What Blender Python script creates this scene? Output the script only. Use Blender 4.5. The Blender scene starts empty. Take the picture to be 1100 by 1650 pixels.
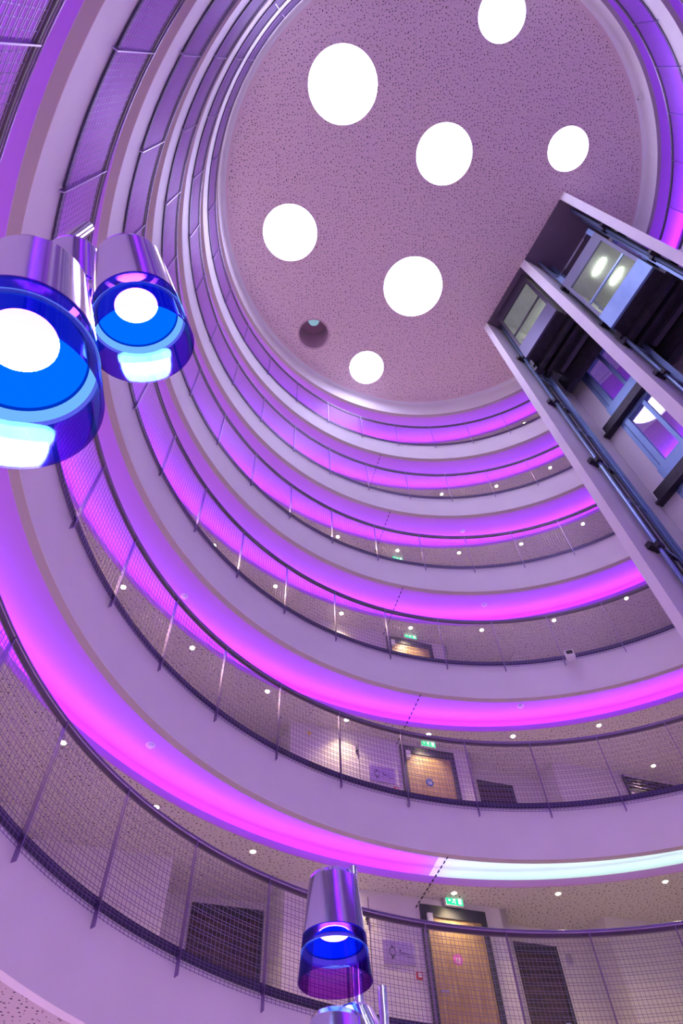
import bpy, math, random
from math import sin, cos, pi, radians as rad, hypot, atan2, degrees
from mathutils import Vector, Matrix
random.seed(7)
sc = bpy.context.scene
col = sc.collection

# ------------------------------------------------------------------ camera, world, exposure
S = 6.65                      # radius of the atrium (m)
CAMX, CAMY, CAMZ = -0.51827 * S, -0.61332 * S, 1.5
TH, RO = 0.579061, -0.0581739
cd = bpy.data.cameras.new('camera'); cam = bpy.data.objects.new('camera', cd); col.objects.link(cam); sc.camera = cam
F = Vector((0, sin(TH), cos(TH))); R0 = Vector((1, 0, 0)); U0 = R0.cross(F)
CR = cos(RO) * R0 + sin(RO) * U0; CU = -sin(RO) * R0 + cos(RO) * U0
M = Matrix((( CR.x, CU.x, -F.x, CAMX), (CR.y, CU.y, -F.y, CAMY), (CR.z, CU.z, -F.z, CAMZ), (0, 0, 0, 1)))
cam.matrix_world = M
cd.sensor_width = 36; cd.lens = 36 * 1104.33 / 1650; cd.clip_start = 0.02; cd.clip_end = 200
w = bpy.data.worlds.new('world'); sc.world = w; w.use_nodes = True
w.node_tree.nodes['Background'].inputs[0].default_value = (0.5, 0.55, 0.8, 1)
w.node_tree.nodes['Background'].inputs[1].default_value = 0.02
sc.view_settings.view_transform = 'Standard'; sc.view_settings.look = 'None'
sc.cycles.diffuse_bounces = 6; sc.cycles.max_bounces = 12
sc.view_settings.exposure = 0.1; sc.view_settings.gamma = 1.0
SKY_E = 15.5                  # brightness of the daylight discs
LED_E = 29.0                  # brightness of the cove strips
LOBBY_FILL_W = 680.0  # added lobby fill lights for the lower galleries
SPOT_W = 70.0                 # recessed spotlights
PURPLE = (0.27, 0.036, 1.0); WHITE_LED = (0.62, 0.95, 0.95); WARM = (1.0, 0.74, 0.42)

def FB(k): return 0.403 + 0.4963 * (k - 1)          # underside of the k-th ring, in radii above the lens
def Z(k, d=0.0): return CAMZ + (FB(k) + d) * S
ZC = CAMZ + 3.505 * S                                # top ceiling
ORD = ['', 'lowest', 'second lowest', 'third lowest', 'third highest', 'second highest', 'highest', 'roof']
GAL = ['', 'the lowest gallery', 'the second gallery up', 'the third gallery up', 'the fourth gallery up', 'the fifth gallery up', 'the top gallery', 'the roof']

# ------------------------------------------------------------------ materials
def mat(name, color, rough=0.6, metal=0.0, emit=None, es=0.0, spec=0.5, coat=0.0):
    m = bpy.data.materials.new(name); m.use_nodes = True
    b = m.node_tree.nodes['Principled BSDF']
    b.inputs['Base Color'].default_value = (*color, 1); b.inputs['Roughness'].default_value = rough
    b.inputs['Metallic'].default_value = metal; b.inputs['Specular IOR Level'].default_value = spec
    b.inputs['Coat Weight'].default_value = coat
    if emit: b.inputs['Emission Color'].default_value = (*emit, 1); b.inputs['Emission Strength'].default_value = es
    return m
def noise_tint(m, c1, c2, scale=3.0, stretch=(1, 1, 1), detail=3, rough=None):
    nt = m.node_tree; N = nt.nodes; L = nt.links; b = N['Principled BSDF']
    tc = N.new('ShaderNodeTexCoord'); mp = N.new('ShaderNodeMapping'); mp.inputs['Scale'].default_value = stretch
    nz = N.new('ShaderNodeTexNoise'); nz.inputs['Scale'].default_value = scale; nz.inputs['Detail'].default_value = detail
    cr = N.new('ShaderNodeValToRGB'); cr.color_ramp.elements[0].color = (*c1, 1); cr.color_ramp.elements[1].color = (*c2, 1)
    cr.color_ramp.elements[0].position = .35; cr.color_ramp.elements[1].position = .65
    L.new(tc.outputs['Object'], mp.inputs[0]); L.new(mp.outputs[0], nz.inputs['Vector'])
    L.new(nz.outputs['Fac'], cr.inputs[0]); L.new(cr.outputs[0], b.inputs['Base Color'])
    if rough:
        mr = N.new('ShaderNodeMapRange'); mr.inputs['To Min'].default_value = rough[0]; mr.inputs['To Max'].default_value = rough[1]
        L.new(nz.outputs['Fac'], mr.inputs['Value']); L.new(mr.outputs[0], b.inputs['Roughness'])
    return m
def perforated(name, color, scale, thr, rmax=None):
    m = mat(name, color, 0.8); nt = m.node_tree; N = nt.nodes; L = nt.links; b = N['Principled BSDF']
    tc = N.new('ShaderNodeTexCoord'); vm = N.new('ShaderNodeVectorMath'); vm.operation = 'MULTIPLY'; vm.inputs[1].default_value = (1, 1, 0)
    L.new(tc.outputs['Object'], vm.inputs[0])
    vo = N.new('ShaderNodeTexVoronoi'); vo.voronoi_dimensions = '2D'; vo.inputs['Scale'].default_value = scale; vo.inputs['Randomness'].default_value = 0.85
    L.new(vm.outputs[0], vo.inputs['Vector'])
    # every hole a different size
    mr = N.new('ShaderNodeMapRange'); mr.inputs['To Min'].default_value = thr * 0.55; mr.inputs['To Max'].default_value = thr * 1.3
    sp = N.new('ShaderNodeSeparateColor'); L.new(vo.outputs['Color'], sp.inputs[0]); L.new(sp.outputs[0], mr.inputs['Value'])
    lt = N.new('ShaderNodeMath'); lt.operation = 'LESS_THAN'; L.new(vo.outputs['Distance'], lt.inputs[0]); L.new(mr.outputs[0], lt.inputs[1])
    last = lt.outputs[0]
    if rmax:
        ln = N.new('ShaderNodeVectorMath'); ln.operation = 'LENGTH'; L.new(vm.outputs[0], ln.inputs[0])
        l2 = N.new('ShaderNodeMath'); l2.operation = 'LESS_THAN'; l2.inputs[1].default_value = rmax; L.new(ln.outputs['Value'], l2.inputs[0])
        mu = N.new('ShaderNodeMath'); mu.operation = 'MULTIPLY'; L.new(last, mu.inputs[0]); L.new(l2.outputs[0], mu.inputs[1]); last = mu.outputs[0]
    mx = N.new('ShaderNodeMix'); mx.data_type = 'RGBA'; mx.inputs['A'].default_value = (*color, 1); mx.inputs['B'].default_value = (0.03, 0.025, 0.03, 1)
    L.new(last, mx.inputs['Factor']); L.new(mx.outputs['Result'], b.inputs['Base Color'])
    return m
def glassy(name, tint, gloss=0.08, gmax=0.7, rough=0.02, gcol=(1, 1, 1, 1)):
    m = bpy.data.materials.new(name); m.use_nodes = True; nt = m.node_tree; N = nt.nodes; L = nt.links
    N.remove(N['Principled BSDF'])
    tr = N.new('ShaderNodeBsdfTransparent'); tr.inputs[0].default_value = (*tint, 1)
    gl = N.new('ShaderNodeBsdfGlossy'); gl.inputs['Roughness'].default_value = rough; gl.inputs[0].default_value = gcol
    fr = N.new('ShaderNodeLayerWeight'); fr.inputs['Blend'].default_value = 0.25
    mr = N.new('ShaderNodeMapRange'); mr.inputs['To Min'].default_value = gloss; mr.inputs['To Max'].default_value = gmax
    L.new(fr.outputs['Fresnel'], mr.inputs['Value'])
    mx = N.new('ShaderNodeMixShader'); L.new(mr.outputs[0], mx.inputs[0]); L.new(tr.outputs[0], mx.inputs[1]); L.new(gl.outputs[0], mx.inputs[2])
    L.new(mx.outputs[0], N['Material Output'].inputs['Surface'])
    return m
def emis(name, color, st):
    m = bpy.data.materials.new(name); m.use_nodes = True; nt = m.node_tree
    nt.nodes.remove(nt.nodes['Principled BSDF']); e = nt.nodes.new('ShaderNodeEmission')
    e.inputs[0].default_value = (*color, 1); e.inputs[1].default_value = st
    nt.links.new(e.outputs[0], nt.nodes['Material Output'].inputs['Surface']); return m

PLASTER = noise_tint(mat('white plaster', (0.8, 0.8, 0.8), 0.55), (0.86, 0.855, 0.85), (0.89, 0.885, 0.88), 1.5)
LIP = mat('beige grey strip', (0.50, 0.42, 0.46), 0.6)
COVE = mat('cove tinted by purple light', (0.60, 0.30, 0.66), 0.6)  # white cove and upstand; purple LED light is put into this colour
WALL = noise_tint(mat('gallery wall paint', (0.72, 0.68, 0.66), 0.6), (0.70, 0.665, 0.65), (0.74, 0.705, 0.69), 1.2)
PERF = perforated('perforated gallery ceiling', (0.62, 0.57, 0.55), 13.0, 0.135)
PERFTOP = perforated('perforated roof ceiling', (0.80, 0.63, 0.65), 11.5, 0.15, 6.45)
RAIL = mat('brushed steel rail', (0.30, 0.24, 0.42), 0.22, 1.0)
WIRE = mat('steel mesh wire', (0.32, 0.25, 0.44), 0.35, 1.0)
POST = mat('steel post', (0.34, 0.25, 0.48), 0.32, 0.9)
DARKBAR = mat('dark bronze bar', (0.13, 0.10, 0.13), 0.4, 0.6)
DARKRAIL = mat('dark slab edge channel', (0.075, 0.065, 0.13), 0.45, 0.4)
FLOOR = noise_tint(mat('lobby floor stone', (0.4, 0.38, 0.37), 0.35), (0.62, 0.60, 0.60), (0.70, 0.68, 0.67), 6)
CARPET = noise_tint(mat('gallery screed', (0.25, 0.22, 0.22), 0.9), (0.2, 0.18, 0.18), (0.28, 0.25, 0.25), 30)
CHROME = noise_tint(mat('polished chrome', (0.86, 0.84, 0.88), 0.1, 1.0), (0.68, 0.65, 0.90), (0.74, 0.71, 0.93), 4, (1, 1, .2), rough=(.06, .16))  # blue tint puts the lamps' reflected glow into the chrome colour
MAGENTA = glassy('magenta acrylic', (0.70, 0.28, 0.87), 0.06, 0.7, 0.06, (.08, .26, .5, 1))
DOORGLASS = glassy('clear door glass', (0.93, 0.96, 0.98), 0.02, 0.22, 0.01)
DARKFRAME = mat('dark door frame paint', (0.05, 0.055, 0.075), 0.45)
WOOD = noise_tint(mat('oak veneer', (0.45, 0.3, 0.14), 0.45), (0.36, 0.23, 0.10), (0.56, 0.40, 0.20), 9, (6, 6, .25), 5)
DARKWOOD = noise_tint(mat('dark stained screen', (0.06, 0.045, 0.06), 0.5), (0.035, 0.028, 0.045), (0.10, 0.065, 0.06), 3, (1, 1, 14), 2)
STEEL = noise_tint(mat('brushed lift steel', (0.3, 0.42, 0.6), 0.45, 0.6), (0.20, 0.33, 0.55), (0.30, 0.45, 0.68), 2, (1, 1, .3), rough=(.4, .6))
BLUESTEEL = mat('blue grey guide rail steel', (0.28, 0.40, 0.62), 0.35, 0.8)
LIFTDARK = noise_tint(mat('dark oily lift machinery', (0.035, 0.03, 0.045), 0.5, 0.3), (0.025, 0.022, 0.035), (0.05, 0.04, 0.06), 5)
LIFTGREY = mat('grey lift underframe', (0.16, 0.14, 0.22), 0.5, 0.4)
CABIN = noise_tint(mat('cabin lining', (0.36, 0.40, 0.36), 0.3, 0.4), (0.50, 0.55, 0.48), (0.58, 0.62, 0.55), 3)
SHAFTPAINT = mat('shaft soffit paint', (0.16, 0.12, 0.17), 0.7)
WHITEP = mat('white plastic', (0.8, 0.8, 0.8), 0.4)
BLACKP = mat('black plastic', (0.02, 0.02, 0.02), 0.4)
REDP = mat('red plastic', (0.6, 0.03, 0.04), 0.4)
PINKP = mat('pink sign film', (0.75, 0.15, 0.62), 0.4)
BLUEP = mat('blue sign film', (0.03, 0.09, 0.42), 0.4)
LILAC = mat('lilac sign plate', (0.50, 0.40, 0.66), 0.25, 0.3)
YELLOWP = mat('yellow sticker', (0.75, 0.55, 0.05), 0.5)
SKYE = emis('daylight diffuser', (0.66, 0.60, 1.0), SKY_E)
LEDP = emis('purple led', PURPLE, LED_E)
LEDW = emis('white led', WHITE_LED, LED_E * 0.20)
SPOTE = emis('warm lamp', (1.0, 0.80, 0.50), 60)
GREENE = emis('green exit panel', (0.02, 0.75, 0.28), 1.6)
WHITEE = emis('white exit symbol', (0.75, 1.0, 0.85), 2.2)
TUBEE = emis('cabin tube light', (1.0, 1.0, 0.86), 45)
LENSE = emis('lamp lens glow', (0.78, 0.9, 1.0), 48)
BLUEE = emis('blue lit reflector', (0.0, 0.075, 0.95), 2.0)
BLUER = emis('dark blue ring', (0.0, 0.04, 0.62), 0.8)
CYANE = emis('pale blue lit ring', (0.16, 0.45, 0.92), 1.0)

# ------------------------------------------------------------------ mesh helpers
class MB:
    def __init__(s): s.v = []; s.f = []; s.sm = []
    def quad(s, *p, smooth=False):
        n = len(s.v); s.v += [tuple(q) for q in p]; s.f.append(tuple(range(n, n + len(p)))); s.sm.append(smooth)
    def box(s, O, A, B, C):          # corner and three edge vectors
        O, A, B, C = map(Vector, (O, A, B, C)); n = len(s.v)
        s.v += [tuple(p) for p in (O, O + A, O + A + B, O + B, O + C, O + A + C, O + A + B + C, O + B + C)]
        fs = [(0, 3, 2, 1), (4, 5, 6, 7), (0, 1, 5, 4), (1, 2, 6, 5), (2, 3, 7, 6), (3, 0, 4, 7)]
        if A.cross(B).dot(C) < 0: fs = [f[::-1] for f in fs]
        for f in fs: s.f.append(tuple(n + i for i in f)); s.sm.append(False)
    def abox(s, x0, x1, y0, y1, z0, z1): s.box((x0, y0, z0), (x1 - x0, 0, 0), (0, y1 - y0, 0), (0, 0, z1 - z0))
    def lathe(s, prof, a0=0, a1=360, seg=360, closed=True, center=(0, 0), smooth=True):
        """prof: list of (r, z); every profile edge its own strip (crisp edges)"""
        full = abs(a1 - a0 - 360) < 1e-6
        pr = prof + [prof[0]] if closed else prof
        for (r0, z0), (r1, z1) in zip(pr[:-1], pr[1:]):
            n = len(s.v)
            cnt = seg if full else seg + 1
            for i in range(cnt):
                a = rad(a0 + (a1 - a0) * i / seg); c, q = cos(a), sin(a)
                s.v.append((center[0] + r0 * c, center[1] + r0 * q, z0)); s.v.append((center[0] + r1 * c, center[1] + r1 * q, z1))
            for i in range(seg):
                j = (i + 1) % cnt
                s.f.append((n + 2 * i, n + 2 * j, n + 2 * j + 1, n + 2 * i + 1)); s.sm.append(smooth)
        if not full and closed:
            for a in (a0, a1):
                c, q = cos(rad(a)), sin(rad(a)); s.quad(*[(center[0] + r * c, center[1] + r * q, z) for r, z in prof])
    def tube(s, P, Q, r, n=12, caps=True, r2=None):
        P = Vector(P); Q = Vector(Q); d = (Q - P).normalized(); h = d.orthogonal().normalized(); k = d.cross(h)
        r2 = r if r2 is None else r2; b = len(s.v)
        for i in range(n):
            a = 2 * pi * i / n; o = h * cos(a) + k * sin(a)
            s.v.append(tuple(P + o * r)); s.v.append(tuple(Q + o * r2))
        for i in range(n):
            j = (i + 1) % n; s.f.append((b + 2 * i, b + 2 * j, b + 2 * j + 1, b + 2 * i + 1)); s.sm.append(True)
        if caps:
            s.f.append(tuple(b + 2 * i for i in range(n))[::-1]); s.sm.append(False)
            s.f.append(tuple(b + 2 * i + 1 for i in range(n))); s.sm.append(False)
    def torus(s, R, r, z, a0, a1, seg, n=8):
        b = len(s.v)
        for i in range(seg + 1):
            a = rad(a0 + (a1 - a0) * i / seg)
            for j in range(n):
                t = 2 * pi * j / n; rr = R + r * cos(t); s.v.append((rr * cos(a), rr * sin(a), z + r * sin(t)))
        for i in range(seg):
            for j in range(n):
                k = (j + 1) % n
                s.f.append((b + i * n + j, b + (i + 1) * n + j, b + (i + 1) * n + k, b + i * n + k)); s.sm.append(True)
    def prism(s, pts, z0, z1):
        n = len(pts); b = len(s.v)
        s.v += [(x, y, z0) for x, y in pts] + [(x, y, z1) for x, y in pts]
        s.f.append(tuple(range(b, b + n))[::-1]); s.sm.append(False); s.f.append(tuple(range(b + n, b + 2 * n))); s.sm.append(False)
        for i in range(n):
            j = (i + 1) % n; s.f.append((b + i, b + j, b + n + j, b + n + i)); s.sm.append(False)
    def mesh(s, name, m):
        me = bpy.data.meshes.new(name); me.from_pydata(s.v, [], s.f); me.polygons.foreach_set('use_smooth', s.sm)
        me.materials.append(m); me.update(); return me
    def build(s, name, m, parent=None, origin=None):
        if origin is not None:
            o_ = Vector(origin); s.v = [tuple(Vector(p) - o_) for p in s.v]
        o = bpy.data.objects.new(name, s.mesh(name, m)); col.objects.link(o)
        if origin is not None: o.location = origin
        if parent is not None: o.parent = parent
        return o
def tag(o, label=None, cat=None, group=None, kind=None):
    if label: o['label'] = label
    if cat: o['category'] = cat
    if group: o['group'] = group
    if kind: o['kind'] = kind
    return o
def struct(o, label=None): return tag(o, label, None, None, 'structure')
def empty(name, label, cat, loc=(0, 0, 0), rz=0, group=None):
    o = bpy.data.objects.new(name, None); o.empty_display_size = .1; col.objects.link(o); o.location = loc; o.rotation_euler = (0, 0, rz)
    return tag(o, label, cat, group)
def copy_of(o, parent=None):
    c = o.copy(); col.objects.link(c)
    if parent is not None: c.parent = parent
    return c
def P3(r, a, z): return (r * S * cos(rad(a)), r * S * sin(rad(a)), z)

# lift frame: n = outwards from the axis at 28 deg, t = across; gallery wall frame: u along at 20 deg, v outwards
NN = Vector((cos(rad(28)), sin(rad(28)), 0)); TT = Vector((-sin(rad(28)), cos(rad(28)), 0)); UPV = Vector((0, 0, 1))
def L(n, t, z): return tuple(NN * n + TT * t + UPV * z)
UU = Vector((cos(rad(20)), sin(rad(20)), 0)); VV = Vector((-sin(rad(20)), cos(rad(20)), 0))
def W(u, v, z): return tuple(UU * u + VV * v + UPV * z)
def lbox(m, n0, n1, t0, t1, z0, z1): m.box(L(n0, t0, z0), NN * (n1 - n0), TT * (t1 - t0), UPV * (z1 - z0))
def wbox(m, u0, u1, v0, v1, z0, z1): m.box(W(u0, v0, z0), UU * (u1 - u0), VV * (v1 - v0), UPV * (z1 - z0))

# ------------------------------------------------------------------ large structure
m = MB(); m.lathe([(0.001, 0), (12.6, 0), (12.6, -.3), (0.001, -.3)], seg=96); struct(m.build('floor', FLOOR), 'stone lobby floor at the foot of the round atrium')
m = MB(); m.lathe([(11.9, 0), (12.1, 0), (12.1, Z(1) + .1), (11.9, Z(1) + .1)], seg=96); struct(m.build('wall_lobby', WALL), 'pale round lobby wall under the lowest gallery')

for k in range(1, 8):
    m = MB()
    d = lambda r, h: (r * S, Z(k, h))
    if k == 1:
        m.lathe([(S, Z(1)), (S, Z(1, .147)), (1.85 * S, Z(1, .147)), (1.85 * S, Z(1, .02)), (1.017 * S, Z(1, .02)), (1.017 * S, Z(1))], seg=360)
    else:
        m.lathe([(S, Z(k, .098)), (S, Z(k, .147)), (1.85 * S, Z(k, .147)), (1.85 * S, Z(k, .098))], seg=360)
        m.lathe([(S, Z(k)), (S, Z(k, .098)), (1.017 * S, Z(k, .098)), (1.017 * S, Z(k))], *((50.4, 368.2, 318) if k < 7 else (0, 360, 360)))
    struct(m.build('floor' if k < 7 else 'trim_roof', PLASTER), 'white curved slab edge of ' + GAL[k])
    m = MB()
    if k == 1:
        m.lathe([(1.02 * S, Z(1) + .012), (1.02 * S, Z(1) + .05), (1.84 * S, Z(1) + .05), (1.84 * S, Z(1) + .012)], seg=360)
        struct(m.build('ceiling', PERF), 'perforated ceiling of the lobby under the lowest gallery')
    else:
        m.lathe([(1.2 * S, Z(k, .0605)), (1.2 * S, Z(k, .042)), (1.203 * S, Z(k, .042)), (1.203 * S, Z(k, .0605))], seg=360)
        struct(m.build('trim_cove', COVE), 'upstand tinted with purple light, edging the perforated ceiling below ' + GAL[k])
        m = MB()
        secs = [(0, 360, COVE, 'lilac')] if k != 2 else [(105.7, 388, COVE, 'lilac'), (28, 105.7, PLASTER, 'white')]  # lilac sections carry the purple LED light in their colour
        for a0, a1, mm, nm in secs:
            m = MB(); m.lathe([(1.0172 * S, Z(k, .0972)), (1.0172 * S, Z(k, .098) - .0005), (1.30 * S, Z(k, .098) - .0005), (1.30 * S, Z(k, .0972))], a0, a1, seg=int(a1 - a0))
            struct(m.build('ceiling_cove', mm), nm + ' soffit of a cove tinted where purple light falls, below ' + GAL[k])
        m = MB(); m.lathe([(1.0006 * S, Z(k) - .004), (1.0006 * S, Z(k) - .0005), (1.0165 * S, Z(k) - .0005), (1.0165 * S, Z(k) - .004)], *((50.4, 368.2, 318) if k < 7 else (0, 360, 360)))
        struct(m.build('trim_lip', LIP), 'beige grey strip under the curved slab edge of ' + GAL[k])
        m = MB()
        m.lathe([(1.2033 * S, Z(k, .042)), (1.84 * S, Z(k, .042)), (1.84 * S, Z(k, .045)), (1.2033 * S, Z(k, .045))], seg=360)
        struct(m.build('ceiling', PERF), 'perforated suspended ceiling below ' + GAL[k])
# LED strips lying on the suspended ceilings
for k in range(2, 8):
    parts = [('purple', LEDP, 106, 388 + 78)] if k != 2 else [('purple', LEDP, 106, 388), ('white', LEDW, 28, 105.7)]
    if k != 2: parts = [('purple', LEDP, 0, 360)]
    for nm, mm, a0, a1 in parts:
        m = MB(); m.lathe([(1.219 * S, Z(k, .0535)), (1.219 * S, Z(k, .0690)), (1.2205 * S, Z(k, .0690)), (1.2205 * S, Z(k, .0455)), (1.219 * S, Z(k, .0455))], a0, a1, seg=int((a1 - a0)))
        tag(m.build('led_strip', mm), f'{nm} light strip glowing in the ceiling cove below {GAL[k]}', 'light strip')

# gallery walls, the same plan on every floor
plan = [(-9.0, 7.43), (-6.27, 7.43), (-6.2, 8.27), (-3.86, 8.26), (-3.8, 9.32), (-2.05, 9.27), (-1.97, 8.45), (2.07, 8.45), (2.07, 8.93), (3.92, 8.93), (3.92, 8.25), (9.0, 8.2)]
pts = [(UU * u + VV * v) for u, v in plan]
ring = []
a = 62 - 2
while a > 160.5 - 360:
    ring.append(Vector((10.3 * cos(rad(a)), 10.3 * sin(rad(a)), 0))); a -= 6
loop = pts + ring
for k in range(1, 7):
    z0, z1 = Z(k, .147), Z(k + 1, .042)
    m = MB(); n = len(loop)
    for i in range(n):
        p, q = loop[i], loop[(i + 1) % n]; dd = (q - p)
        out = Vector((-dd.y, dd.x, 0)).normalized() * .12
        if out.dot(p + q) < 0 and i >= len(plan): out = -out
        m.box(p + UPV * z0, dd, out, UPV * (z1 - z0))
    struct(m.build('wall_gallery', WALL), 'pale stepped wall behind ' + GAL[k])

# added lobby fill lights under the lowest gallery, washing the floor that lights the lower galleries from below
LOBE = emis('added lobby light lens', (1.0, .5, .92), 10)
ll = bpy.data.lights.new('added_lobby_beam', 'SPOT'); ll.energy = LOBBY_FILL_W; ll.color = (0.9, .50, 1.0); ll.spot_size = rad(140); ll.spot_blend = 1; ll.shadow_soft_size = .1
for i in range(14):
    a = 10 + i * 360 / 14
    e = empty('added_lobby_light', 'round lilac fill light added in the lobby ceiling under the lowest gallery', 'downlight', (1.13 * S * cos(rad(a)), 1.13 * S * sin(rad(a)), Z(1) + .012), 0, 'added lobby fill lights')
    m = MB(); m.lathe([(.10, -.006), (.125, -.006), (.13, 0), (.10, 0)], seg=24); m.build('trim_ring', PLASTER, e)
    m = MB(); m.lathe([(.001, -.003), (.10, -.003), (.10, .003), (.001, .003)], seg=24); m.build('lens', LOBE, e)
    o = bpy.data.objects.new('added_lobby_beam', ll); col.objects.link(o); o.parent = e; o.location = (0, 0, -.02)

# top ceiling with round openings
SKY = [('large disc of daylight high on the left of the roof', -2.69, -3.54, 1.005), ('medium disc of daylight nearest the middle of the roof', .31, -1.60, .855),
       ('small disc of daylight beside the lift shaft on the right of the roof', 4.09, -1.55, .62), ('medium disc of daylight beside the left edge of the roof', -4.57, .39, .865),
       ('large disc of daylight just left of the lift shaft tops', -.61, 2.32, .985), ('small disc of daylight lowest in view, close to the unlit opening', -2.25, 5.07, .61),
       ('disc of daylight at the very top, cut by the picture edge', 1.80, -4.98, .66)]
DARKHOLE = (-4.05, 3.73, .50)
import bmesh
bm = bmesh.new(); edges = []
for (cx, cy, r, nn) in [(0, 0, S, 180)] + [(x, y, r, 64) for _, x, y, r in SKY] + [(*DARKHOLE, 64)]:
    vs = [bm.verts.new((cx + r * cos(2 * pi * i / nn), cy + r * sin(2 * pi * i / nn), 0)) for i in range(nn)]
    edges += [bm.edges.new((vs[i], vs[(i + 1) % nn])) for i in range(nn)]
bmesh.ops.triangle_fill(bm, use_beauty=True, edges=edges)
me = bpy.data.meshes.new('ceiling'); bm.to_mesh(me); bm.free(); me.materials.append(PERFTOP)
o = bpy.data.objects.new('ceiling', me); col.objects.link(o); o.location = (0, 0, ZC); struct(o, 'round perforated ceiling at the top of the atrium')
m = MB()                       # plaster fillet where the roof edge turns into the ceiling
prof = [(S - .001, ZC - .16)] + [(S - .001 - .16 * (1 - cos(t)) * .8, ZC - .16 + .157 * sin(t)) for t in [rad(10 * i) for i in range(1, 10)]]
m.lathe(prof, closed=False, seg=360); struct(m.build('trim_roof', PLASTER), 'smooth white edge round the roof ceiling')
for lab, x, y, r in SKY:
    e = empty('skylight', lab, 'skylight', (x, y, ZC))
    m = MB(); m.lathe([(r, .0), (r, .14), (r + .03, .14), (r + .03, .002)], closed=False, seg=64); m.build('reveal', PLASTER, e)
    m = MB(); m.lathe([(.001, .125), (r - .002, .125), (r - .002, .138), (.001, .138)], seg=64); m.build('diffuser', SKYE, e)
x, y, r = DARKHOLE
e = empty('skylight_shaft', 'dark unlit round opening with a small bluish pane deep inside', 'skylight', (x, y, ZC))
m = MB(); m.lathe([(r, 0), (r, 1.5), (.2, 1.5)], closed=False, seg=64); m.build('shaft_lining', mat('dim plaster lining', (.7, .5, .62), .8), e)
m = MB(); m.lathe([(r, -.006), (r + .06, -.006), (r + .06, .002)], closed=False, seg=64); m.build('rim', mat('pink grey rim', (.6, .42, .5), .6), e)
m = MB(); m.lathe([(.001, 1.5), (.2, 1.5), (.2, 1.55), (.001, 1.55)], seg=48); m.build('pane', emis('dim daylight', (.45, .75, 1.0), .55), e)

# ------------------------------------------------------------------ lift shaft
z_top = ZC - .01
for nm, t0, t1, lab in [('wall_lift_left', 2.33, 2.53, 'white fin wall on the near left side of the lift shaft'), ('wall_lift_middle', 0.0, .25, 'white fin wall between the two lifts'), ('wall_lift_right', -2.25, -2.02, 'white fin wall on the right side of the lift shaft')]:
    m = MB(); lbox(m, 3.45, 5.6, t0, t1, 0, z_top); struct(m.build(nm, PLASTER), lab)
m = MB(); lbox(m, 3.47, 5.6, .26, 2.32, z_top - .06, z_top - .005); lbox(m, 3.47, 5.6, -2.01, -.01, z_top - .06, z_top - .005); struct(m.build('ceiling_lift', SHAFTPAINT), 'dark soffit closing the top of the lift shaft')
# bridges from the ring to the shaft
for k in range(1, 8):
    pl = [(5.6, -2.25), (5.6, 2.53)]; tq = [2.53 - i * (4.78 / 12) for i in range(13)]
    pl += [(math.sqrt((S - .004) ** 2 - t * t), t) for t in tq]
    m = MB(); m.prism([tuple((NN * n + TT * t)[:2]) for n, t in pl][::-1], Z(k, .1) if 1 < k < 7 else Z(k) + .002, min(Z(k, .147), z_top)); struct(m.build('floor_landing', PLASTER), 'white landing slab joining the lift shaft to ' + GAL[k])
# back of the shaft: piers, door sets
BAYS = [('left', .26, 2.32), ('right', -2.01, -.01)]
for side, t0, t1 in BAYS:
    tl = t1 - .49                                     # outer left of the door set
    m = MB(); lbox(m, 5.48, 5.6, tl + .004, t1, 0, z_top - .07); struct(m.build('wall_lift_back', PLASTER), f'painted pier left of the landing doors in the {side} shaft')
    for k in range(1, 7):
        zf = Z(k, .147)
        ht = Z(k + 1, -.012) if k < 6 else Z(7, -.012)
        e = empty('lift_landing_door', f'glazed steel landing door of the {side} lift at {GAL[k]}', 'lift door', L(5.5, (t0 + tl) / 2, zf))
        fr = MB(); gd = zf + 2.27
        lbox(fr, 5.44, 5.56, tl - .10, tl, zf, gd + .14)          # outer jamb
        lbox(fr, 5.40, 5.52, tl - .28, tl - .13, zf, gd + .1)
        lbox(fr, 5.44, 5.56, t0 + .01, t0 + .1, zf, gd + .14)
        lbox(fr, 5.42, 5.56, t0 + .1, tl - .10, gd, gd + .14)      # header
        lbox(fr, 5.42, 5.54, t0 + .1, tl - .10, zf, zf + .09)
        lbox(fr, 5.43, 5.53, t0 + .70, t0 + .80, zf + .09, gd)
        o_ = (L(5.5, (t0 + tl) / 2, zf))
        fr.v = [tuple(Vector(p) - Vector(o_)) for p in fr.v]; fr.build('door_frame', STEEL, e)
        for a0, a1 in ((t0 + .1, t0 + .7), (t0 + .8, tl - .28)):
            g = MB(); lbox(g, 5.475, 5.485, a0, a1, zf + .09, gd); g.v = [tuple(Vector(p) - Vector(o_)) for p in g.v]; g.build('glass_panel', DOORGLASS, e)
        s_ = MB(); lbox(s_, 5.36, 5.47, t0 + .01, tl, zf - .42, zf - .03); s_.v = [tuple(Vector(p) - Vector(o_)) for p in s_.v]; s_.build('sill_apron', STEEL, e)
        b_ = MB(); lbox(b_, 5.34, 5.46, t0 + .01, t1 - .1, zf - .80, zf - .44); lbox(b_, 5.28, 5.46, t0 + .01, t1 - .02, zf - .87, zf - .80)
        b_.v = [tuple(Vector(p) - Vector(o_)) for p in b_.v]; b_.build('door_operator', LIFTDARK, e)

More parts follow.
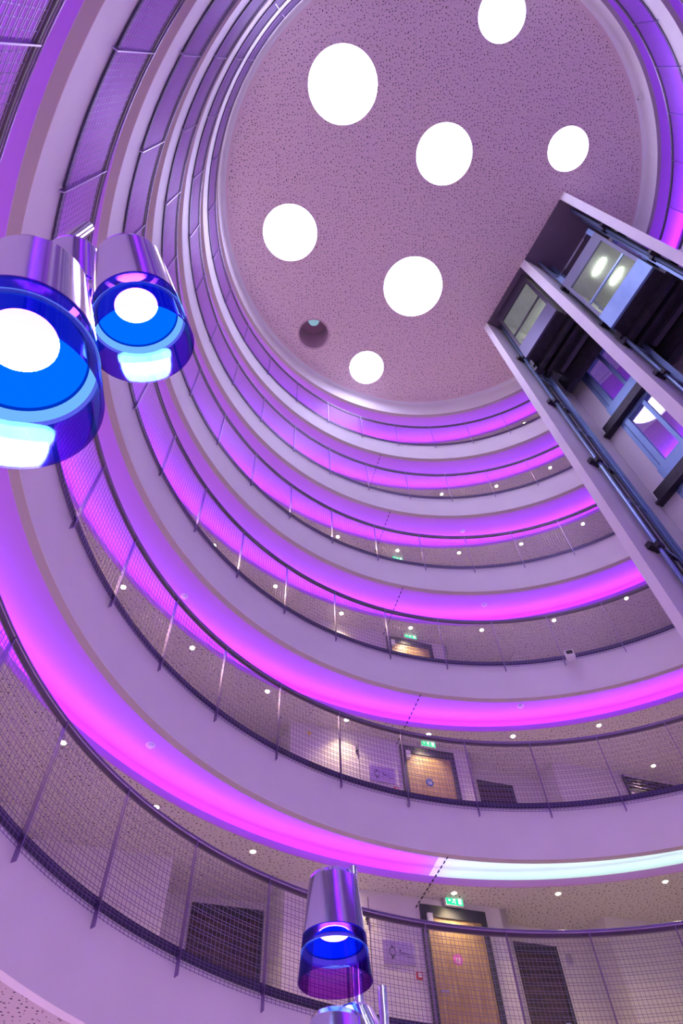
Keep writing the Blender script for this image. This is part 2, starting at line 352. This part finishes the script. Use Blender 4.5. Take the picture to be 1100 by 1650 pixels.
# lift cabs
def lift_cab(side, tc, zb, upper, lab):
    Om = Vector(L(4.4, tc, zb)); e = empty('lift_cab', lab, 'lift', tuple(Om))
    def B(mb, nm, mm, par=e):
        mb.v = [tuple(Vector(p) - Om) for p in mb.v]; return mb.build(nm, mm, par)
    t0, t1 = tc - .78, tc + .78; n0, n1 = 3.62, 5.12
    wz0, wz1, mz = zb + .84, zb + 3.28, zb + 1.74
    top = zb + 3.95
    b = MB()                               # front frame round the window
    lbox(b, n0, n0 + .05, t0, t0 + .09, zb + .02, top); lbox(b, n0, n0 + .05, t1 - .09, t1, zb + .02, top)
    lbox(b, n0, n0 + .05, t0 + .09, t1 - .09, wz1, top); B(b, 'front_frame', mat('grey blue cab front', (.20, .21, .30), .5, .3) if side == 'right' else mat('dark cab front', (.05, .04, .07), .5, .3))
    b = MB(); lbox(b, n0 - .012, n0 + .05, t0 - .002, t1 + .002, zb, wz0); B(b, 'apron', STEEL if side == 'right' else mat('dull cab apron', (.10, .095, .17), .45, .5))
    b = MB(); lbox(b, n0 + .04, n1, t0, t0 + .03, zb + .1, top); lbox(b, n0 + .04, n1, t1 - .03, t1, zb + .1, top); lbox(b, n1 - .03, n1, t0, t1, zb + .1, top)
    lbox(b, n0 + .05, n1, t0, t1, top - .12, top); lbox(b, n0 + .05, n1, t0 + .02, t1 - .02, zb + .7, zb + .8); B(b, 'cabin', CABIN)
    b = MB(); lbox(b, n0 + .06, n1 - .04, t0 + .04, t1 - .04, wz1 + .02, wz1 + .05); B(b, 'cabin_ceiling', CABIN)
    b = MB(); lbox(b, n0 + .01, n0 + .05, t0 + .09, t1 - .09, mz - .045, mz + .045); B(b, 'mullion', BLUESTEEL if side == 'right' else LIFTDARK)
    for a0, a1 in ((wz0, mz - .045), (mz + .045, wz1)):
        b = MB(); lbox(b, n0 + .02, n0 + .03, t0 + .09, t1 - .09, a0, a1); B(b, 'window_pane', DOORGLASS)
    b = MB(); b.tube(L(n1 - .12, t0 + .2, zb + 1.75), L(n1 - .12, t1 - .2, zb + 1.75), .02); b.tube(L(n0 + .3, t1 - .10, zb + 1.75), L(n1 - .3, t1 - .10, zb + 1.75), .02); B(b, 'handrail', CHROME)
    if side == 'right':
        for nq in (4.02, 4.62):
            b = MB(); b.tube(L(nq, tc - .32, wz1 - .02), L(nq, tc + .12, wz1 - .02), .028); B(b, 'tube_light', TUBEE)
    else:
        b = MB(); b.tube(L(n1 - .2, t0 + .3, wz1 - .02), L(n1 - .2, t1 - .3, wz1 - .02), .03); B(b, 'tube_light', TUBEE)
    b = MB(); lbox(b, n0 + .04, n1, t0 + .01, t1 - .01, zb + .02, zb + .1); lbox(b, 4.02, 4.14, t0 - .1, t1 + .1, zb - .32, zb + .02)
    lbox(b, 4.26, 4.38, t0 - .1, t1 + .1, zb - .32, zb + .02)
    for q in range(5): lbox(b, 3.9 + q * .12, 3.96 + q * .12, t1 + .02, t1 + .16, zb - .4 - .05 * (q % 2), zb + .1)
    lbox(b, 3.85, 4.5, t1 + .0, t1 + .1, zb - .2, zb + .15); lbox(b, 3.85, 4.5, t0 - .1, t0, zb - .2, zb + .15)
    lbox(b, 4.92, 5.12, t0 + .02, t1 + .2, zb - .75, zb + .02); B(b, 'underframe', LIFTDARK)
    b = MB(); lbox(b, 4.72, 4.86, t0 + .2, t1 - .1, zb - .12, zb + .02); B(b, 'cross_beam', LIFTGREY)
    if upper:
        b = MB(); lbox(b, 3.70, 3.74, t0 + .06, t1 - .06, top + .62, top + .66); B(b, 'roof_rail', CHROME)
        b = MB(); lbox(b, 3.7, 3.95, t0, t0 + .14, top, top + .7); lbox(b, 3.7, 3.95, t1 - .14, t1, top, top + .7); B(b, 'roof_post', STEEL)
        b = MB(); lbox(b, 3.9, 4.6, t0 + .02, t0 + .3, top, top + .35); lbox(b, 3.9, 4.5, t1 - .3, t1 + .1, top, top + .3); B(b, 'roof_gear', LIFTDARK)
    return e
lift_cab('right', -.945, CAMZ + 2.404 * S, True, 'lit lift cab with pale steel apron in the right shaft, tube lights on')
lift_cab('left', 1.22, CAMZ + 2.895 * S, False, 'dimmer lift cab with dull grey apron at the top of the left shaft')

# guide rails, pipes and brackets
def rail_set(tw, sg, lab, zt, near=True, zb=0.0):
    """tw: face of the fin, sg: direction into the shaft"""
    e = empty('guide_rail', lab, 'guide rail', L(4.0, tw, 0)); Om = Vector(L(4.0, tw, 0))
    def B(mb, nm, mm, par=e):
        mb.v = [tuple(Vector(p) - Om) for p in mb.v]; return mb.build(nm, mm, par)
    b = MB(); b.tube(L(3.97, tw + sg * .12, zb), L(3.97, tw + sg * .12, zt), .045, 14); B(b, 'round_rail', BLUESTEEL)
    b = MB(); lbox(b, 4.40, 4.46, tw + sg * .06, tw + sg * .16, zb, zt); lbox(b, 4.42, 4.44, tw + sg * .16, tw + sg * .24, zb, zt); B(b, 'tee_rail', BLUESTEEL)
    b = MB()
    for q, (nn_, dt, r) in enumerate([(4.10, .05, .012), (4.17, .10, .02), (4.24, .07, .012), (4.31, .12, .016), (4.55, .05, .02)]): b.tube(L(nn_, tw + sg * dt, zb), L(nn_, tw + sg * dt, zt), r, 8)
    B(b, 'cable_bundle', LIFTDARK)
    for k in range(1, 7):
        zk = Z(k, .147)
        if zk > zt - .1: continue
        b = MB(); lbox(b, 3.78, 4.05, tw + sg * .005, tw + sg * .11, zk - .05, zk + .09); lbox(b, 3.88, 4.03, tw + sg * .11, tw + sg * .2, zk - .09, zk + .05); B(b, 'bracket', LIFTDARK)
        b = MB(); lbox(b, 4.36, 4.6, tw + sg * .005, tw + sg * .1, zk - .04, zk + .1); B(b, 'bracket', LIFTDARK)
        b = MB(); b.tube(L(4.0, tw + sg * .16, zk), L(4.5, tw + sg * .12, zk - .32), .018, 8); B(b, 'stay', BLUESTEEL)
        b = MB(); b.tube(L(3.97, tw + sg * .16, zk + 1.65), L(4.42, tw + sg * .14, zk + 1.45), .014, 8); B(b, 'stay', BLUESTEEL)
    return e
rail_set(2.33, -1, 'blue grey guide rails and pipes on the left fin wall of the lift shaft', CAMZ + 3.49 * S)
rail_set(0.0, -1, 'dark guide rails and cables on the right face of the middle fin wall', CAMZ + 3.49 * S)
rail_set(-2.02, 1, 'guide rails and cables along the inner face of the right fin wall', CAMZ + 3.49 * S)
e = empty('counterweight_rail', 'pale double rail beside the right fin below the lit lift cab', 'guide rail', L(3.75, -1.88, 0)); 
b = MB(); Om = Vector(L(3.75, -1.88, 0))
for q in (0, .09): lbox(b, 3.62 + q, 3.68 + q, -1.86, -1.80, 0, CAMZ + 2.36 * S)
b.v = [tuple(Vector(p) - Om) for p in b.v]; b.build('rail_pair', STEEL, e)

# ------------------------------------------------------------------ guard railings
STEP = 10.68; PH = 92.05
GAP = (7, 49)
# shared post mesh, modelled at angle 0
def post_mesh():
    b = MB(); h = .006
    prof = [(.9890, .327), (.9890, .1045), (.9965, .1030), (.9965, .128), (1.0, .131), (1.0, .142), (.9965, .145), (.9960, .327)]
    n = len(prof)
    A = [(r * S, -h, z * S) for r, z in prof]; B_ = [(r * S, h, z * S) for r, z in prof]
    b.quad(*A); b.quad(*B_[::-1])
    for i in range(n):
        j = (i + 1) % n; b.quad(A[i], B_[i], B_[j], A[j])
    return b.mesh('post', POST)
def panel_mesh():
    b = MB(); R_ = .9935 * S; half = rad(STEP / 2); w_ = .0022
    z0, z1 = .120 * S, .325 * S; nv = 20
    for i in range(nv + 1):
        a = -half + 2 * half * i / nv; c, s_ = cos(a), sin(a); rd = Vector((c, s_, 0)); tg = Vector((-s_, c, 0))
        b.box(rd * (R_ - w_) - tg * w_ + UPV * z0, rd * 2 * w_, tg * 2 * w_, UPV * (z1 - z0))
    zs = []; z = z0 + .004; q = 0
    while z < z1:
        zs.append(z); z += .034 if q % 2 == 0 else .066; q += 1
    for z in zs:
        for i in range(5):
            a0 = -half + 2 * half * i / 5; a1 = -half + 2 * half * (i + 1) / 5
            p = Vector((R_ * cos(a0), R_ * sin(a0), z)); r_ = Vector((R_ * cos(a1), R_ * sin(a1), z))
            rd = Vector((cos((a0 + a1) / 2), sin((a0 + a1) / 2), 0))
            b.box(p - rd * w_ * 3, r_ - p, rd * 2 * w_, UPV * 2 * w_)
    return b.mesh('mesh_panel', WIRE)
PM, NM = post_mesh(), panel_mesh()
for k in range(1, 7):
    e = empty('guard_railing', f'steel mesh guard railing curving round {GAL[k]}', 'railing', (0, 0, Z(k)))
    zz = lambda h: h * S
    b = MB(); b.torus(.9925 * S, .029, zz(.3295), GAP[1], 360 + GAP[0], 420, 10); b.build('handrail', RAIL, e)
    b = MB(); b.lathe([(.9905 * S, zz(.3185)), (.9905 * S, zz(.3265)), (.9955 * S, zz(.3265)), (.9955 * S, zz(.3185))], GAP[1], 360 + GAP[0], seg=318); b.build('top_bar', DARKBAR, e)
    b = MB(); b.lathe([(.9965 * S, zz(.1330)), (.9965 * S, zz(.1475)), (.9995 * S, zz(.1475)), (.9995 * S, zz(.1330))], GAP[1], 360 + GAP[0], seg=318); b.build('edge_channel', DARKRAIL, e)
    i0 = -4
    for i in range(i0, 30):
        a = PH + STEP * i
        if GAP[1] <= a <= 360 + GAP[0] - .5:
            p = bpy.data.objects.new('post', PM); col.objects.link(p); p.parent = e; p.rotation_euler = (0, 0, rad(a))
        am = a + STEP / 2
        if am - STEP / 2 >= GAP[1] - 2 and am + STEP / 2 <= 360 + GAP[0]:
            p = bpy.data.objects.new('mesh_panel', NM); col.objects.link(p); p.parent = e; p.rotation_euler = (0, 0, rad(am))

# ------------------------------------------------------------------ recessed spotlights
b = MB(); b.lathe([(.046, -.004), (.060, -.004), (.064, 0.0), (.046, .0)], seg=24); RING = b.mesh('trim_ring', WHITEP)
b = MB(); b.lathe([(.001, -.002), (.046, -.002), (.046, .006), (.001, .006)], seg=24); LAMP = b.mesh('lamp', SPOTE)
ld = bpy.data.lights.new('spot_beam', 'SPOT'); ld.energy = SPOT_W; ld.color = WARM; ld.spot_size = rad(118); ld.spot_blend = 1.0; ld.shadow_soft_size = .03
NTH = ['first', 'second', 'third', 'fourth', 'fifth', 'sixth', 'seventh', 'eighth', 'ninth', 'tenth', 'eleventh', 'twelfth', 'thirteenth', 'fourteenth']
def spotlight(x, y, z, label, group):
    e = empty('recessed_spotlight', label, 'spotlight', (x, y, z), 0, group)
    for nm, me_ in (('trim_ring', RING), ('lamp', LAMP)):
        o = bpy.data.objects.new(nm, me_); col.objects.link(o); o.parent = e
    o = bpy.data.objects.new('beam', ld); col.objects.link(o); o.parent = e; o.location = (0, 0, -.02)
    return e
for k in range(2, 8):
    cnt = 0
    for i in range(10, -4, -1):
        a = 90.4 + 12.857 * i
        if a < 52: continue
        x, y, z = P3(1.238 if k == 2 else 1.228, a, Z(k, .042))
        grp = f'warm spotlights in the ceiling ring below {GAL[k]}'
        if a > {2: 156, 3: 156, 4: 130, 5: 117, 6: 92, 7: 66}[k]:
            spotlight(x, y, z, f'warm recessed spotlight under {GAL[k]}, tucked out of sight round its left side', grp); continue
        spotlight(x, y, z, f'warm recessed spotlight under {GAL[k]}, {NTH[cnt]} from the left of those in sight', grp); cnt += 1
x, y, z = P3(1.504, 71.2, Z(3, .042)); spotlight(x, y, z, 'warm recessed spotlight deep in the corridor above the slot window', None)

# ------------------------------------------------------------------ doors, signs and fittings on the gallery walls
def exit_sign(k, u, v, z, parent=None):
    o0 = Vector(W(u, v, z)); e = empty('exit_sign', f'green lit exit sign above the wooden door on {GAL[k]}', 'exit sign', tuple(o0))
    def B(mb, nm, mm):
        mb.v = [tuple(Vector(p) - o0) for p in mb.v]; return mb.build(nm, mm, e)
    b = MB(); wbox(b, u - .17, u + .17, v - .10, v - .02, z - .085, z + .085); B(b, 'housing', WHITEP)
    b = MB(); wbox(b, u - .155, u + .155, v - .106, v - .1, z - .07, z + .07); B(b, 'lit_panel', GREENE)
    b = MB(); f0, f1 = v - .110, v - .1065
    wbox(b, u + .07, u + .125, f0, f1, z - .052, z + .052)                     # doorway
    b.tube(W(u + .0, v - .108, z + .036), W(u + .0, v - .1085, z + .036), .013, 12)
    def bar(x0, z0, x1, z1, w_=.011):
        dx, dz = x1 - x0, z1 - z0; l = hypot(dx, dz); nx, nz = -dz / l * w_ / 2, dx / l * w_ / 2
        b.quad(W(u + x0 + nx, f0, z + z0 + nz), W(u + x0 - nx, f0, z + z0 - nz), W(u + x1 - nx, f0, z + z1 - nz), W(u + x1 + nx, f0, z + z1 + nz))
    bar(-.004, .024, -.018, -.014, .018); bar(-.018, -.012, .010, -.028); bar(.010, -.028, .004, -.056); bar(-.018, -.012, -.034, -.034); bar(-.034, -.034, -.056, -.038)
    bar(-.004, .02, .022, .004); bar(-.008, .02, -.034, .008)
    bar(-.115, 0, -.068, 0, .012); bar(-.115, 0, -.095, .022); bar(-.115, 0, -.095, -.022)  # arrow
    B(b, 'running_figure_symbol', WHITEE)
def door(k, full):
    V = 8.45; zf = Z(k, .147); u0, u1 = .40, 1.62; zt = Z(k) + 3.45
    o0 = Vector(W((u0 + u1) / 2, V, zf)); e = empty(f'door_{k}', f'oak door in a dark frame on {GAL[k]}', 'door', tuple(o0)); e['kind'] = 'structure'; del e['category']
    def B(mb, nm, mm, par=e):
        mb.v = [tuple(Vector(p) - o0) for p in mb.v]; return mb.build(nm, mm, par)
    b = MB(); wbox(b, u0, u0 + .10, V - .05, V, zf, zt); wbox(b, u1 - .10, u1, V - .05, V, zf, zt); wbox(b, u0 + .1, u1 - .1, V - .05, V, zt - .19, zt)
    B(b, 'door_frame', DARKFRAME)
    b = MB(); wbox(b, u0 + .1, u1 - .1, V - .03, V - .002, zf + .01, zt - .19); lf = B(b, 'door_leaf', WOOD)
    b = MB(); wbox(b, u0 + .16, u0 + .18, V - .09, V - .03, zf + 1.13, zf + 1.16); wbox(b, u0 + .16, u0 + .30, V - .10, V - .08, zf + 1.13, zf + 1.16); B(b, 'door_handle', CHROME)
    b = MB(); wbox(b, u0 + .10, u0 + .19, V - .10, V - .03, zt - .33, zt - .16); B(b, 'door_closer', WHITEP)
    b = MB(); zc = Z(k) + 2.63; uc = .965
    b.tube(W(uc, V - .03, zc), W(uc, V - .036, zc), .085, 28); B(b, 'round_sign', PINKP if k == 1 else BLUEP)
    b = MB(); f = V - .0385
    for x0, x1, q0, q1 in ((-.035, -.017, -.03, .03), (.017, .035, -.03, .03), (-.035, .035, -.045, -.027), (-.012, .0, .0, .022)): wbox(b, uc + x0, uc + x1, f, f + .002, zc + q0, zc + q1)
    B(b, 'sign_symbol', WHITEP)
    exit_sign(k, 1.04, V, Z(k) + 3.545)
for k in range(1, 7): door(k, True)

def plaque(k):
    V = 8.45; o0 = Vector(W(-.05, V, Z(k) + 2.63)); e = empty('wall_plaque', f'lilac sign plate with ring symbol left of the oak door, {GAL[k]}', 'sign', tuple(o0))
    def B(mb, nm, mm):
        mb.v = [tuple(Vector(p) - o0) for p in mb.v]; return mb.build(nm, mm, e)
    b = MB(); wbox(b, -.32, .22, V - .02, V - .001, Z(k) + 2.46, Z(k) + 2.81); B(b, 'plate', LILAC)
    b = MB(); f = V - .024; uc, zc = -.17, Z(k) + 2.64; N_ = 28
    for i in range(N_):
        a0, a1 = 2 * pi * i / N_, 2 * pi * (i + 1) / N_
        p = lambda r, a: W(uc + r * .8 * cos(a), f, zc + r * sin(a))
        b.quad(p(.072, a0), p(.072, a1), p(.056, a1), p(.056, a0))
    for x0, x1, q0, q1 in ((-.008, .008, .07, .105), (-.008, .008, -.105, -.07), (-.02, .02, -.09, -.08), (.125, .15, .02, .045), (.24, .36, -.06, -.052), (.13, .3, -.02, -.014), (.12, .22, .0, .006)): wbox(b, uc + x0, uc + x1, f - .001, f + .003, zc + q0, zc + q1)
    b.v = [v_ for v_ in b.v]; B(b, 'symbol_and_lines', BLACKP)
def red_box(k):
    V = 8.45; u, z = .275 if k == 1 else .24, Z(k) + 2.33; u -= .02
    o0 = Vector(W(u, V, z)); e = empty('fire_alarm_call_point', f'small red call point on the wall beside the oak door, {GAL[k]}', 'alarm button', tuple(o0))
    for nm, s_, d_, mm in (('case', .05, .04, REDP), ('button_plate', .03, .044, WHITEP)):
        b = MB(); wbox(b, u - s_, u + s_, V - d_, V - d_ + .03, z - s_, z + s_); b.v = [tuple(Vector(p) - o0) for p in b.v]; b.build(nm, mm, e)
for k in (1, 2): plaque(k); red_box(k)
for k in range(1, 4):      # dark screened openings in the recesses, left and right of the door
    for nm, u0, u1, V, zt, lab in (('left', -3.36, -2.13, 9.27, 3.43, 'left'), ('right', 2.33, 3.2, 8.93, 3.27, 'right')):
        o0 = Vector(W((u0 + u1) / 2, V, Z(k, .147))); e = empty('dark_door', f'dark recessed door {lab} of the oak door on {GAL[k]}', 'door', tuple(o0))
        b = MB(); wbox(b, u0, u1, V - .03, V - .002, Z(k, .147), Z(k) + zt - .16); b.v = [tuple(Vector(p) - o0) for p in b.v]; b.build('leaf', DARKWOOD, e)
        b = MB(); wbox(b, u0 - .0, u1, V - .05, V - .002, Z(k) + zt - .155, Z(k) + zt); wbox(b, u1 - .07, u1, V - .05, V - .031, Z(k, .147), Z(k) + zt - .16)
        b.v = [tuple(Vector(p) - o0) for p in b.v]; b.build('frame', DARKFRAME, e)
        b = MB(); wbox(b, u1 - .22, u1 - .12, V - .07, V - .035, Z(k, .147) + 1.05, Z(k, .147) + 1.09); b.v = [tuple(Vector(p) - o0) for p in b.v]; b.build('handle', CHROME, e)
# panel joint, socket and sticker beside the bright spotlight
for k in (1, 2):
    b = MB(); wbox(b, -.53, -.52, 8.444, 8.449, Z(k, .147), Z(k) + 3.47); struct(b.build('trim_joint', DARKFRAME, None, W(-.525, 8.445, Z(k, .147))), 'thin dark vertical panel joint in the wall of ' + GAL[k])
    b = MB(); b.tube(W(-.57, 8.40, Z(k) + 3.1), W(-.57, 8.449, Z(k) + 3.1), .022, 12); b.tube(W(-.57, 8.42, Z(k) + 3.0), W(-.57, 8.42, Z(k) + 3.2), .012, 8)
    tag(b.build('wall_bracket', BLACKP, None, W(-.57, 8.45, Z(k) + 3.1)), f'small dark bracket on the wall by the panel joint, {GAL[k]}', 'bracket')
b = MB(); b.tube(W(-1.58, 8.44, Z(2) + 3.35), W(-1.58, 8.449, Z(2) + 3.35), .04, 16); tag(b.build('round_sticker', YELLOWP, None, W(-1.58, 8.45, Z(2) + 3.35)), 'small round yellow sticker high on the wall of the second gallery up', 'sticker')
# slot window on the right, second gallery
o0 = Vector(W(6.3, 8.21, Z(2) + 3.3)); e = empty('slot_window', 'dark slatted slot window at the right end of the second gallery up', 'window', tuple(o0))
b = MB(); wbox(b, 5.68, 6.98, 8.19, 8.206, Z(2) + 3.16, Z(2) + 3.48); b.v = [tuple(Vector(p) - o0) for p in b.v]; b.build('dark_pane', BLACKP, e)
for i in range(3):
    b = MB(); zq = Z(2) + 3.23 + i * .08; wbox(b, 5.7, 6.95, 8.165, 8.19, zq, zq + .012); b.v = [tuple(Vector(p) - o0) for p in b.v]; b.build('slat', POST, e)
b = MB(); wbox(b, 5.64, 5.68, 8.15, 8.206, Z(2) + .98, Z(2) + 3.5); b.v = [tuple(Vector(p) - o0) for p in b.v]; b.build('side_post', DARKFRAME, e)
# small device in the recess right of the door, lowest gallery
b = MB(); wbox(b, 3.36, 3.46, 8.86, 8.925, Z(1) + 3.0, Z(1) + 3.16); o = b.build('wall_sensor', CHROME, None, W(3.41, 8.92, Z(1) + 3.08)); tag(o, 'small shiny sensor on the wall right of the dark door, lowest gallery', 'sensor')

# smoke detectors under the coves
def detector(k, a, r=1.15):
    x, y, z = P3(r, a, Z(k, .098)); e = empty('smoke_detector', f'white smoke detector in the purple cove below {GAL[k]}, {"left" if a > 120 else "right"} one', 'smoke detector', (x, y, z))
    b = MB(); b.lathe([(.001, -.01), (.07, -.01), (.075, 0), (.001, 0)], seg=24); b.build('base', WHITEP, e)
    b = MB(); b.lathe([(.001, -.05), (.03, -.05), (.048, -.035), (.055, -.01), (.001, -.01)], seg=24); b.build('head', WHITEP, e)
for k, a in ((2, 147.3), (3, 147.7), (3, 88.9), (4, 89.6), (5, 89.3), (6, 89.3)): detector(k, a)

# beaded cable crossing each cove
for k in range(2, 7):
    e = empty('beaded_cable', f'black beaded cable crossing the cove below {GAL[k]}', 'cable', P3(1.0, 108.2, Z(k)))
    o0 = Vector(P3(1.0, 108.2, Z(k)))
    rad_ = Vector((cos(rad(108.2)), sin(rad(108.2)), 0))
    for i in range(12):
        b = MB(); q = rad_ * (.07 + i * .135); b.tube(q, q + rad_ * .06, .012, 8); b.build('bead', BLACKP, e)
    b = MB(); b.tube(rad_ * .02 + UPV * .002, rad_ * 1.66 + UPV * .002, .002, 5); b.build('cord', LIFTGREY, e)

# camera on the third railing and sensor on the roof edge
a = 80.3; o0 = Vector(P3(.978, a, Z(3, .125))); e = empty('floodlight', 'small white floodlight clipped to the foot of the third railing', 'floodlight', tuple(o0), rad(a))
b = MB(); b.abox(-.10, .02, -.09, .09, -.13, .07); b.build('housing', WHITEP, e)
b = MB(); b.abox(-.104, -.1, -.065, .065, -.04, .05); b.build('lens_plate', BLACKP, e)
b = MB(); b.abox(.0, .14, -.02, .02, -.02, .02); b.build('bracket', POST, e)
a = -25.3; o0 = Vector(P3(.992, a, CAMZ + 3.465 * S)); e = empty('roof_sensor', 'small white sensor on the roof edge at the right', 'sensor', tuple(o0), rad(a))
b = MB(); b.abox(-.10, .05, -.06, .06, -.09, .09); b.build('case', WHITEP, e); b = MB(); b.abox(-.104, -.1, -.03, .03, -.06, .0); b.build('lens', BLACKP, e)

# ------------------------------------------------------------------ pole lamps with chrome and magenta heads
RB, RT_, LL, GG = .12, .0864, .343, .137
RM = RB + (RT_ - RB) * GG / LL
def lathe_mesh(prof, name, mm, closed=False, seg=72):
    b = MB(); b.lathe(prof, closed=closed, seg=seg); return b.mesh(name, mm)
HEAD = lathe_mesh([(RM - .004, GG - .001), (RM, GG - .001), (RT_ + .001, LL - .022), (RT_ - .004, LL - .008), (RT_ - .016, LL), (.001, LL + .002)], 'lamp_head', CHROME)
SKIRT = lathe_mesh([(RB, 0), (RM + .0008, GG), (RM - .003, GG), (RB - .004, 0)], 'acrylic_skirt', MAGENTA, True)
PLATE = lathe_mesh([(.052, GG + .012), (.093, GG - .024)], 'reflector', BLUEE)
DRING = lathe_mesh([(.093, GG - .024), (.0965, GG - .028)], 'dark_ring', BLUER)
CRING = lathe_mesh([(.0965, GG - .028), (.1125, GG - .048)], 'pale_ring', CYANE)
LENS = lathe_mesh([(.001, GG + .008), (.048, GG + .008), (.053, GG + .013)], 'lens', LENSE)
def head(parent, P, ax, arm_to=None):
    e = bpy.data.objects.new('lamp_head', HEAD); col.objects.link(e); e.parent = parent
    loc = Vector((CAMX, CAMY, CAMZ)) + Vector(P)
    q = Vector((0, 0, 1)).rotation_difference(Vector(ax).normalized())
    e.rotation_mode = 'QUATERNION'; e.rotation_quaternion = q; e.location = loc - parent.location
    for nm, me_ in (('acrylic_skirt', SKIRT), ('reflector', PLATE), ('dark_ring', DRING), ('pale_ring', CRING), ('lens', LENS)):
        o = bpy.data.objects.new(nm, me_); col.objects.link(o); o.parent = e
    ld_ = bpy.data.lights.new('lamp_glow', 'SPOT'); ld_.energy = 45; ld_.color = (.25, .45, 1); ld_.spot_size = rad(130); ld_.spot_blend = .6; ld_.shadow_soft_size = .05
    o = bpy.data.objects.new('lamp_glow', ld_); col.objects.link(o); o.parent = e; o.location = (0, 0, GG - .01)
    if arm_to is not None:
        c0 = loc + Vector(ax).normalized() * .27; tgt = Vector((parent.location.x, parent.location.y, arm_to))
        b = MB(); dirv = (tgt - c0); st = c0 + dirv.normalized() * .085
        b.tube(st - parent.location, tgt - parent.location, .011, 12); b.build('arm', CHROME, parent)
def pole(px, py, zt, lab, r=.024):
    e = empty('pole_lamp', lab, 'lamp', (CAMX + px, CAMY + py, 0))
    b = MB(); b.tube((0, 0, .02), (0, 0, CAMZ + zt), r, 24); b.build('pole', CHROME, e)
    b = MB(); b.lathe([(.001, 0), (.19, 0), (.19, .012), (.03, .03), (.001, .03)], seg=48); b.build('base', CHROME, e)
    return e
tilt = (-.2, -.4, .9)
e = pole(-.90, .475, 2.80, 'chrome pole lamp at the left edge with four tilted blue lit heads')
head(e, (-.429, .348, .851), (-.172, -.199, .965), CAMZ + 1.1)
head(e, (-.781, .623, 2.032), (-.102, -.418, .903), CAMZ + 2.25)
head(e, (-.446, .535, 1.589), (-.226, -.375, .899), CAMZ + 1.8)
head(e, (-.60, .43, .66), (-.172, -.199, .965), CAMZ + .9)
e = pole(-.037, 2.62, 1.475, 'chrome pole lamp at the bottom with an upright magenta skirted head on top', .018)
head(e, (-.1074, 2.456, 1.012), (0, 0, 1), CAMZ + 1.3)
head(e, (-.125, 2.50, .60), (.06, .05, 1), CAMZ + .9)
e = pole(.046, 2.80, 1.132, 'shorter chrome pole lamp at the bottom edge beside the magenta head', .017)
head(e, (.02, 2.50, .66), (-.25, .35, .85), CAMZ + .98)
